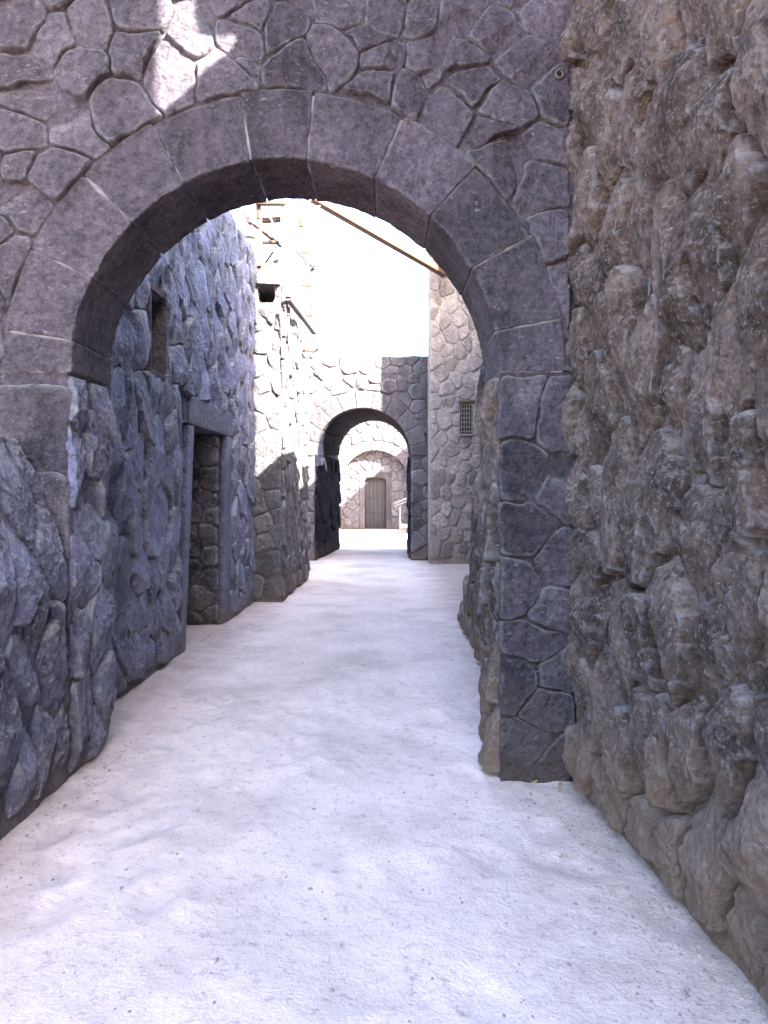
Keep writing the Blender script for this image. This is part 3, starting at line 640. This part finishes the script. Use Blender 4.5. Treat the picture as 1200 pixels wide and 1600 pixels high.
# lintel over hollow, dark bar standing in for a shadow band, corner cable
bar('lintel', (-1.80, 10.10, 4.40), (-1.42, 10.10, 4.38), 0.07, 0.06, M_PALE, TW, 0.01)
def pxbar(name, p, q, D0, D1, w, h, mat, parent, noise=0.0):
    return bar(name, PX(p[0], p[1], D0), PX(q[0], q[1], D1), w, h, mat, parent, 0.005, noise=noise)
pxbar('shadow_band_bar', (450, 466), (491, 520), 10.05, 12.3, 0.08, 0.07, M_IRON, TW, 0.03)
cb = thing('cable', 'thin black cable hanging down the sunlit tower corner', 'cable', PX(447, 480, 10.0))
pts = [PX(445, 478, 10.02), PX(450, 520, 10.02), PX(453, 560, 10.0), PX(459, 600, 10.0), PX(462, 640, 10.0), PX(464, 662, 10.02)]
def tube(name, pts, r, mat, parent, n=6):
    V = []; F = []
    P = np.array(pts, float)
    for i, p in enumerate(P):
        d = P[min(i + 1, len(P) - 1)] - P[max(i - 1, 0)]; d /= np.linalg.norm(d); a = np.cross(d, [0, 1, 0.1]); a /= np.linalg.norm(a); b = np.cross(d, a)
        for k in range(n): V.append(p + r * (a * math.cos(2 * math.pi * k / n) + b * math.sin(2 * math.pi * k / n)))
    for i in range(len(P) - 1):
        for k in range(n): F.append((i * n + k, i * n + (k + 1) % n, (i + 1) * n + (k + 1) % n, (i + 1) * n + k))
    F += [tuple(range(n))[::-1], tuple((len(P) - 1) * n + k for k in range(n))]
    return mesh_obj(name, V, F, mat, parent, True)
tube('cable_run', pts, 0.012, M_IRON, cb)
for p in (pts[0], pts[3], pts[5]):
    bar('cable_clip', (p[0] - 0.02, p[1] - 0.005, p[2]), (p[0] + 0.02, p[1] - 0.005, p[2]), 0.03, 0.02, M_IRON, cb, 0.003)

SF = thing('scaffold', 'half dismantled timber scaffold of pale posts and orange boards on the ruined tower', 'scaffold', (-1.75, 10.6, 4.4))
for (p, q, w, mt, nm, D0, D1) in [
    ((404, 440), (404, 250), 0.075, M_WWOOD, 'post', 10.4, 10.4), ((447, 470), (443, 250), 0.085, M_WWOOD, 'post', 10.4, 10.4),
    ((462, 470), (452, 300), 0.06, M_WWOOD, 'post', 11.6, 11.6), ((382, 420), (380, 260), 0.06, M_WWOOD, 'post', 12.2, 12.2), ((490, 470), (486, 380), 0.04, M_WWOOD, 'post', 12.4, 12.4),
    ((400, 318), (446, 318), 0.05, M_ORANGE, 'board', 10.3, 10.3), ((406, 345), (442, 343), 0.06, M_ORANGE, 'board', 10.5, 10.5),
    ((404, 300), (404, 342), 0.035, M_ORANGE, 'brace', 10.34, 10.34), ((406, 378), (436, 379), 0.045, M_ORANGE, 'board', 10.5, 10.5),
    ((404, 417), (432, 408), 0.05, M_ORANGE, 'board', 10.3, 10.6), ((380, 330), (392, 350), 0.04, M_ORANGE, 'brace', 11.8, 10.6),
    ((396, 350), (448, 392), 0.035, M_ORANGE, 'brace', 10.3, 10.8), ((378, 369), (400, 372), 0.045, M_ORANGE, 'board', 12.1, 11.8),
    ((450, 343), (490, 342), 0.02, M_ORANGE, 'board', 11.5, 11.9), ((470, 342), (470, 355), 0.05, M_ORANGE, 'brace', 11.6, 11.6),
    ((458, 388), (492, 422), 0.025, M_DOOR, 'brace', 11.6, 12.2), ((486, 425), (492, 416), 0.06, M_DARK, 'brace', 12.2, 12.2),
    ((412, 415), (432, 386), 0.03, M_DOOR, 'brace', 10.7, 10.7), ((430, 440), (434, 395), 0.025, M_DOOR, 'brace', 10.7, 10.7),
    ((418, 330), (447, 395), 0.022, M_WWOOD, 'brace', 10.35, 10.35), ((404, 395), (447, 388), 0.03, M_WWOOD, 'board', 10.36, 10.36),
    ((458, 330), (500, 322), 0.022, M_WWOOD, 'board', 11.6, 12.6), ((488, 300), (476, 344), 0.022, M_WWOOD, 'brace', 12.6, 12.0)]:
    pxbar(nm, p, q, D0, D1, w * (1.7 if mt is M_ORANGE else 1.1), w * 0.9, mt, SF)
for k, y in enumerate((395, 412, 428, 446, 462, 478, 492, 505, 530, 548)):
    x = 470 + (k * 7) % 19
    pxbar('peg', (x, y), (x + 14 + (k % 3) * 4, y + random.uniform(-2, 3)), 11.9, 12.2, 0.03, 0.045, (M_ORANGE, M_DOOR, M_IRON)[k % 3], SF)
pxbar('bracket', (486, 560), (499, 543), 12.3, 12.4, 0.05, 0.06, M_DOOR, SF)
bm = thing('timber_beam', 'long orange timber slanting across the white sky to the pale wall', 'beam', PX(478, 302, 12.9))
pa = np.array(PX(480, 304, 12.9)); pb = np.array(PX(694, 427, 15.35)); dr = pb - pa
bar('timber', pa - dr * 0.12, pb + dr * 0.01, 0.15, 0.13, M_WOOD, bm, 0.008)
bar('batten', pa - dr * 0.1 + np.array([0.03, -0.03, 0.055]), pa + dr * 0.45 + np.array([0.03, -0.03, 0.055]), 0.03, 0.02, M_WWOOD, bm, 0.003)

# ------------------------------------------------------------------ 6 second arch (a deep passage)
Y2, Y2B = 16.3, 19.6
c2, r2, z2 = -0.47, 1.063, 2.32; c3, r3, z3 = -0.27, 0.92, 2.49
A2 = thing('arched_passage', 'deep arched passage at the end of the lane, half sunlit and half shaded', 'archway', (c2, Y2, 0))
prism(arch_outline(c2, r2 + 0.03, z2, -4.5, 1.1, 4.5, 30), Y2 + 0.03, Y2B, M_FAR, A2, 'masonry_core', arch_outline(c3, r3 + 0.03, z3, -4.5, 1.1, 4.5, 30))
f2 = Face((-3.5, Y2), (0.98, Y2), (0, -1))
h2 = [('arch', c2 + 3.5, z2, r2 + 0.375, c2 - r2 + 3.5, c2 + r2 + 3.5)]
j2 = lambda u: 4.53 + 0.012 * np.sin(u * 3) + 0.008 * np.sin(u * 11)
sheet(f2, (1.2, f2.L, -0.05, 4.58), 0.05, [('arch', c2 + 3.5, z2, r2 + 0.05, c2 - r2 + 3.5, c2 + r2 + 3.5)], 0.02, M_FAR, A2, 'mortar', 0.0, top=j2)
lay(f2, (1.3, f2.L, 0.02, 4.52), 0.34, h2, M_FAR, A2, (0.01, 0.04), gap=0.007, M=20, K=4, rough=0.012, bevel=0.015, facets=1, edge=0.02, tilt=0.03)
ang = [180, 164, 148, 131, 114, 97, 80, 63, 46, 29, 12, 0]
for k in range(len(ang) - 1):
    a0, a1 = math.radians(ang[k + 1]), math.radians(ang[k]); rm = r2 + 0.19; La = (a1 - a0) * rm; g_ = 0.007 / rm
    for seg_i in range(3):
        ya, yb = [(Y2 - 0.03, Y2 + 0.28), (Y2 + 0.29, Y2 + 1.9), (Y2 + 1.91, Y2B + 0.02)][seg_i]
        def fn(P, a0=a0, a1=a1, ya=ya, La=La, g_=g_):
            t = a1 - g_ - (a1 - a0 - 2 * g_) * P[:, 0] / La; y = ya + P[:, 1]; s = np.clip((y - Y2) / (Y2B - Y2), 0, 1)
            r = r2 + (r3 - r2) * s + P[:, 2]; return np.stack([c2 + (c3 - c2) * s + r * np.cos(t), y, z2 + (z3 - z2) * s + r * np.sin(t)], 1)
        rblock('ring_stone', (La, yb - ya, 0.37 if seg_i == 0 else 0.06), fn, M_FAR if seg_i == 0 else M_PASSAGE_SHADE, A2, (4, 3, 3), 0.012, 0.008, 5)
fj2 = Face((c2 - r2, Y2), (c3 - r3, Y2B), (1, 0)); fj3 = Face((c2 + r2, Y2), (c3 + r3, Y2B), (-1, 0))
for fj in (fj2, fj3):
    sheet(fj, (0, fj.L, -0.05, z2 + 0.05), 0.08, [], 0.02, M_PASSAGE_SHADE, A2, 'mortar', 0.0)
    lay(fj, (0, fj.L, 0.02, z2), 0.5, [], M_PASSAGE_SHADE, A2, (0.01, 0.05), asp=1.0, gap=0.008, M=20, K=4, rough=0.03, bevel=0.02, facets=1)

# ------------------------------------------------------------------ 7 pale building with the barred window
PB = thing('stone_building', 'tall pale stone building right of the passage with a small barred window', 'building', (1.8, 15.6, 0))
fw = Face((0.97, 15.55), (4.2, 15.55), (0, -1))
WW = ('rect', 1.605 - 0.97, 1.875 - 0.97, 2.74, 3.42)
slabs(fw, [(0, WW[1], -0.05, 6.75, 0.72), (WW[1], WW[2], -0.05, WW[3], 0.72), (WW[1], WW[2], WW[4], 6.75, 0.72), (WW[2], fw.L, -0.05, 6.75, 0.72)], M_PALEM, PB, 'masonry_core')
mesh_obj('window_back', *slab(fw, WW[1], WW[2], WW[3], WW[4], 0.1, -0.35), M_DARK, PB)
sheet(fw, (0, 2.0, -0.05, 6.8), 0.05, [WW], 0.02, M_PALEM, PB, 'mortar', 0.0)
fws = Face((0.97, 15.55), (0.97, 16.3), (-1, 0))
sheet(fws, (0, fws.L, -0.05, 6.8), 0.08, [], 0.01, M_PALEM, PB, 'mortar', 0.0)
lay(fw, (0.01, 2.0, 0.1, 6.78), 0.27, [WW], M_PALE, PB, (0.010, 0.03), asp=1.2, gap=0.005, M=18, K=4, rough=0.008, bevel=0.012, facets=1, edge=0.014, limit=295, tilt=0.022)
wf = fw.P(WW[1], WW[3], 0)
x0, x1, zb, zt = 1.605, 1.875, 2.74, 3.42
gr = bpy.data.objects.new('window', None); C.objects.link(gr); gr.parent = PB; gr.location = Vector((1.74, 15.5, 3.0)) - PB.location
axis_block('lintel', x0 - 0.03, x1 + 0.04, 15.48, 15.60, zt - 0.02, zt + 0.04, M_WOOD, gr, 0.01, 0.003, (3, 1, 1))
axis_block('sill', x0 - 0.02, x1 + 0.03, 15.49, 15.62, zb - 0.04, zb, M_BARS, gr, 0.01, 0.003, (3, 1, 1))
for i in range(5):
    x = x0 + 0.035 + i * (x1 - x0 - 0.05) / 4; bar('bar', (x, 15.56, zb), (x, 15.56, zt), 0.022, 0.022, M_BARS, gr)
for i in range(7):
    z = zb + 0.05 + i * (zt - zb - 0.1) / 6; bar('bar', (x0, 15.54, z), (x1, 15.54, z), 0.02, 0.022, M_BARS, gr)
# unseen annex added as shade caster; its shade falls across the passage
boxes([(3.22, 4.3, 13.0, 15.54, -0.05, 9.8)], M_PALEM, PB, 'shade_wing')

# ------------------------------------------------------------------ 8 right house behind the near arch
RH = thing('corner_house', 'dark rough stone corner seen just behind the right pier of the near arch', 'house', (1.2, 6, 0))
fq = Face((0.80, Y1B), (0.90, 6.45), (-1, 0))
fpt = [(0.93, 3.99), (3.5, 3.99), (3.5, 4.85), (1.4, 6.95), (1.27, 7.05), (1.27, 6.42), (0.93, 6.42)]; nf_ = len(fpt)  # unseen tall mass, footprint cut to cast shade on the left house
mesh_obj('tall_shade_core', [(x, y, -0.05) for x, y in fpt] + [(x, y, 7.7) for x, y in fpt],
    [tuple(range(nf_))[::-1], tuple(range(nf_, 2 * nf_))] + [(i, (i + 1) % nf_, nf_ + (i + 1) % nf_, nf_ + i) for i in range(nf_)], M_RIGHTM, RH)
boxes([(1.275, 3.49, 5.0, 8.6, -0.05, 4.45)], M_RIGHTM, RH, 'low_shade_core')  # unseen lower mass, height set for the shade line on the tower
sheet(fq, (0, fq.L, -0.05, 4.5), 0.04, [], 0.04, M_RIGHTM, RH, 'mortar', 0.0)
lay(fq, (0, fq.L, 0.03, 4.5), 0.33, [], M_RIGHT, RH, (0.02, 0.08), asp=1.6, gap=0.004, M=36, K=9, rough=0.03, bevel=0.015, tilt=0.05, facets=3, smooth=False)
# ragged foot stepping down
foot = Face((0.88, 6.3), (0.90, 8.45), (-1, 0))
ft = lambda u: np.maximum(0.3, 2.6 * np.exp(-u * 1.15)) + 0.05 * np.sin(u * 12)
Vf = []; Ff = []
us = np.linspace(0, foot.L, 20)
for i, u in enumerate(us):
    t = float(ft(u)); 
    for (v, w) in ((-0.05, 0.0), (t, -0.03), (t * 1.05, -0.4), (-0.05, -0.4)): Vf.append(foot.P(u, v, w))
for i in range(len(us) - 1):
    for k in range(4): a = i * 4 + k; b = i * 4 + (k + 1) % 4; Ff.append((a, b, b + 4, a + 4))
Ff += [(0, 3, 2, 1), tuple(len(Vf) - 4 + k for k in range(4))]
mesh_obj('masonry_foot', np.array(Vf), Ff, M_RIGHTM, RH)
lay(foot, (0, foot.L, 0.02, 2.6), 0.26, [], M_RIGHT, RH, (0.02, 0.08), asp=1.6, gap=0.004, M=30, K=6, rough=0.03, bevel=0.015, tilt=0.05, facets=1, keep=lambda c: c[1] < ft(c[0]) - 0.02)
B2 = thing('shade_block', 'unseen block added to cast shade between the corner house and the pale building', 'building', (2.8, 10.7, 0))
boxes([(1.95, 4.0, 8.6, 12.9, -0.05, 4.9), (1.95, 3.2, 12.9, 14.0, -0.05, 5.2)], M_PALEM, B2, 'shade_caster_box')  # added out of view to shade the lane and passage jamb

# ------------------------------------------------------------------ 9 court wall with the niche and the door
Y3 = 29.7
CW = thing('court_wall', 'sunlit end wall with a shallow blind arch round a brown door', 'stone wall', (-0.36, Y3, 0))
cn, rn, zn = -0.36, 1.37, 1.84
prism(arch_outline(cn, rn + 0.02, zn, -7, 7, 6.2, 30), Y3 + 0.03, Y3 + 0.45, M_FAR, CW, 'masonry_core')
DXa, DXb, DZ = -0.79, 0.09, 2.12
f3 = Face((-3.0, Y3), (3.0, Y3), (0, -1))
h3 = [('arch', cn + 3, zn, rn + 0.40, cn - rn + 3, cn + rn + 3)]
sheet(f3, (0, 6, -0.05, 6.2), 0.09, [('arch', cn + 3, zn, rn + 0.05, cn - rn + 3, cn + rn + 3)], 0.02, M_FAR, CW, 'mortar', 0.0)
lay(f3, (0.6, 5.2, 0.05, 5.2), 0.42, h3, M_FAR, CW, (0.02, 0.06), gap=0.01, M=14, K=2, bevel=0.02, facets=0, tilt=0.03, smooth=False, edge=0.02)
for k, (b0, b1) in enumerate(zip(ang[1:], ang[:-1])):
    a0, a1 = math.radians(b0), math.radians(b1); rm = rn + 0.19; La = (a1 - a0) * rm
    def fn(P, a0=a0, a1=a1, La=La):
        t = a1 - 0.006 - (a1 - a0 - 0.012) * P[:, 0] / La; r = rn + P[:, 2]; return np.stack([cn + r * np.cos(t), Y3 - 0.05 + P[:, 1], zn + r * np.sin(t)], 1)
    rblock('ring_stone', (La, 0.52, 0.38), fn, M_FAR, CW, (3, 1, 2), 0.015, 0.006, 5)
yb = Y3 + 0.45
boxes([(-2, DXa, yb + 0.03, yb + 0.6, -0.05, 3.4), (DXb, 1.4, yb + 0.03, yb + 0.6, -0.05, 3.4), (DXa, DXb, yb + 0.03, yb + 0.6, DZ, 3.4)], M_FAR, CW, 'niche_back')
f4 = Face((-1.8, yb), (1.1, yb), (0, -1)); dh = ('rect', DXa + 1.8 - 0.2, DXb + 1.8 + 0.2, 0, DZ + 0.2)
sheet(f4, (0, f4.L, -0.05, 3.4), 0.09, [('rect', DXa + 1.8, DXb + 1.8, 0, DZ)], 0.015, M_FAR, CW, 'mortar', 0.0)
lay(f4, (0, f4.L, 0.05, 3.3), 0.40, [dh], M_FAR, CW, (0.015, 0.05), gap=0.01, M=14, K=2, bevel=0.02, facets=0, tilt=0.03, smooth=False, edge=0.02)
axis_block('door_jamb', DXa - 0.2, DXa, yb - 0.05, yb + 0.25, 0, DZ + 0.002, M_FAR, CW, 0.02, 0.005)
axis_block('door_jamb', DXb, DXb + 0.2, yb - 0.05, yb + 0.25, 0, DZ + 0.002, M_FAR, CW, 0.02, 0.005)
axis_block('lintel', DXa - 0.22, DXb + 0.22, yb - 0.06, yb + 0.25, DZ + 0.006, DZ + 0.24, M_FAR, CW, 0.02, 0.005)
dr_ = bpy.data.objects.new('door', None); C.objects.link(dr_); dr_.parent = CW; dr_.location = Vector(((DXa + DXb) / 2, yb + 0.2, 0)) - CW.location
boxes([(DXa - 0.1, DXb + 0.1, yb + 0.215, yb + 0.30, -0.05, DZ + 0.1)], M_DOOR, dr_, 'backing')
pw = (DXb - DXa) / 5
for i in range(5):
    axis_block('plank', DXa + i * pw + 0.004, DXa + (i + 1) * pw - 0.004, yb + 0.17, yb + 0.21, 0.02, DZ - 0.10, M_DOOR, dr_, 0.006, 0.0, (1, 1, 4))
for z in (0.70, 1.32):
    axis_block('ledge', DXa + 0.02, DXb - 0.02, yb + 0.135, yb + 0.168, z, z + 0.05, M_DOOR, dr_, 0.006, 0.0, (3, 1, 1))
SB = thing('side_shade_block', 'unseen side block shaped to shade the far court from the right', 'building', (4.5, 27, 0))
boxes([(4.0, 5.2, 23.9, 29.6, -0.05, 6.15)], M_PALEM, SB, 'shade_caster_box')  # unseen; place and height set for the shade line on the court wall
# handrail and platform
HR = thing('handrail', 'small grey handrail standing in the sunlit court by the passage mouth', 'handrail', PX(625, 833, 27.0))
DHr = 27.0
bar('post', PX(625, 792, DHr), PX(625, 834, DHr), 0.06, 0.06, M_DOOR, HR)
bar('post', PX(652, 775, DHr), PX(652, 834, DHr), 0.06, 0.06, M_DOOR, HR)
bar('rail', PX(615, 787, DHr), PX(655, 771, DHr), 0.07, 0.06, M_DOOR, HR)
bar('rail', PX(615, 791.5, DHr), PX(655, 776, DHr), 0.05, 0.04, M_DOOR, HR)
PF = thing('platform', 'low pale platform with a dark side at the foot of the handrail', 'platform', PX(632, 834, DHr))
x0 = PX(624, 0, DHr)[0]
axis_block('deck', x0, x0 + 1.6, DHr + 0.06, DHr + 1.2, 0.22, 0.34, M_PALE, PF, 0.015, 0.0)
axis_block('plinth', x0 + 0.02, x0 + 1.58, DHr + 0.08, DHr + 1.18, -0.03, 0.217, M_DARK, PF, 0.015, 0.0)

# ------------------------------------------------------------------ small things on the sand
def pebbles(n, fn, r0, r1, mat, name, label=None, cat=None):
    V = []; F = []
    ico = [(0, 0, 1), (.89, 0, .45), (.28, .85, .45), (-.72, .53, .45), (-.72, -.53, .45), (.28, -.85, .45), (.72, .53, -.45), (-.28, .85, -.45), (-.89, 0, -.45), (-.28, -.85, -.45), (.72, -.53, -.45), (0, 0, -1)]
    fc = [(0,1,2),(0,2,3),(0,3,4),(0,4,5),(0,5,1),(1,6,2),(2,7,3),(3,8,4),(4,9,5),(5,10,1),(2,6,7),(3,7,8),(4,8,9),(5,9,10),(1,10,6),(11,7,6),(11,8,7),(11,9,8),(11,10,9),(11,6,10)]
    for _ in range(n):
        x, y = fn(); r = random.uniform(r0, r1) * (1 if random.random() < 0.85 else 1.8); b = len(V); s = [random.uniform(0.7, 1.3) for _ in range(3)]
        i = int(np.clip(np.searchsorted(gx, x), 0, len(gx) - 1)); j = int(np.clip(np.searchsorted(gy, y), 0, ny - 1)); z = gz[i * ny + j]
        for p in ico:
            k = random.uniform(0.8, 1.2); V.append((x + p[0] * r * s[0] * k, y + p[1] * r * s[1] * k, z + r * 0.15 + p[2] * r * 0.6 * s[2] * k))
        F += [tuple(b + q for q in f) for f in fc]
    o = mesh_obj(name, V, F, mat, None, False, 'stuff'); o['label'] = label; o['category'] = cat; return o
def by_right():
    y = random.uniform(1.9, 3.85); return (1.0 + (3.85 - y) * 0.07 - abs(random.gauss(0, 0.16)), y)
pebbles(700, by_right, 0.0025, 0.006, M_PEB, 'gravel', 'fine dark grit along the foot of the brown wall', 'gravel')
pebbles(900, lambda: (random.uniform(-1.5, 1.0), 1.8 + 7 * random.random() ** 1.6), 0.0015, 0.005, M_PEB, 'loose_gravel', 'scattered small stones lying on the pale sand', 'gravel')
pebbles(160, lambda: (-1.58 + abs(random.gauss(0, 0.09)), random.uniform(2.6, 4.4)), 0.002, 0.006, M_PEB, 'wall_foot_gravel', 'crumbs of stone at the foot of the left jamb', 'gravel')
for i, (px, py, a) in enumerate(((834, 1229, 0.4), (875, 1233, 1.3), (877, 1240, 2.2))):
    D = EYE * 1150 / (py - 770); x = (px - 600) / 1150 * D; lf = []
    for t in np.linspace(0, 2 * math.pi, 10, endpoint=False):
        u, v = 0.022 * math.cos(t), 0.008 * math.sin(t); lf.append((x + u * math.cos(a) - v * math.sin(a), D + u * math.sin(a) + v * math.cos(a), 0.022 + 0.01 * abs(math.cos(t)) ** 2))
    n = len(lf); lf += [(p[0], p[1], p[2] - 0.002) for p in lf]; lf_f = [tuple(range(n)), tuple(range(2 * n - 1, n - 1, -1))] + [(k, n + k, n + (k + 1) % n, (k + 1) % n) for k in range(n)]
    t_ = mesh_obj('dry_leaf', lf, lf_f, M_LEAF)
    t_['label'] = ('dry yellow leaf lying alone, farthest left at the right pier foot', 'dry yellow leaf behind another one near the pier foot', 'dry yellow leaf in front of another one near the pier foot')[i]
    t_['category'] = 'leaf'; t_['group'] = 'dry leaves at the pier foot'
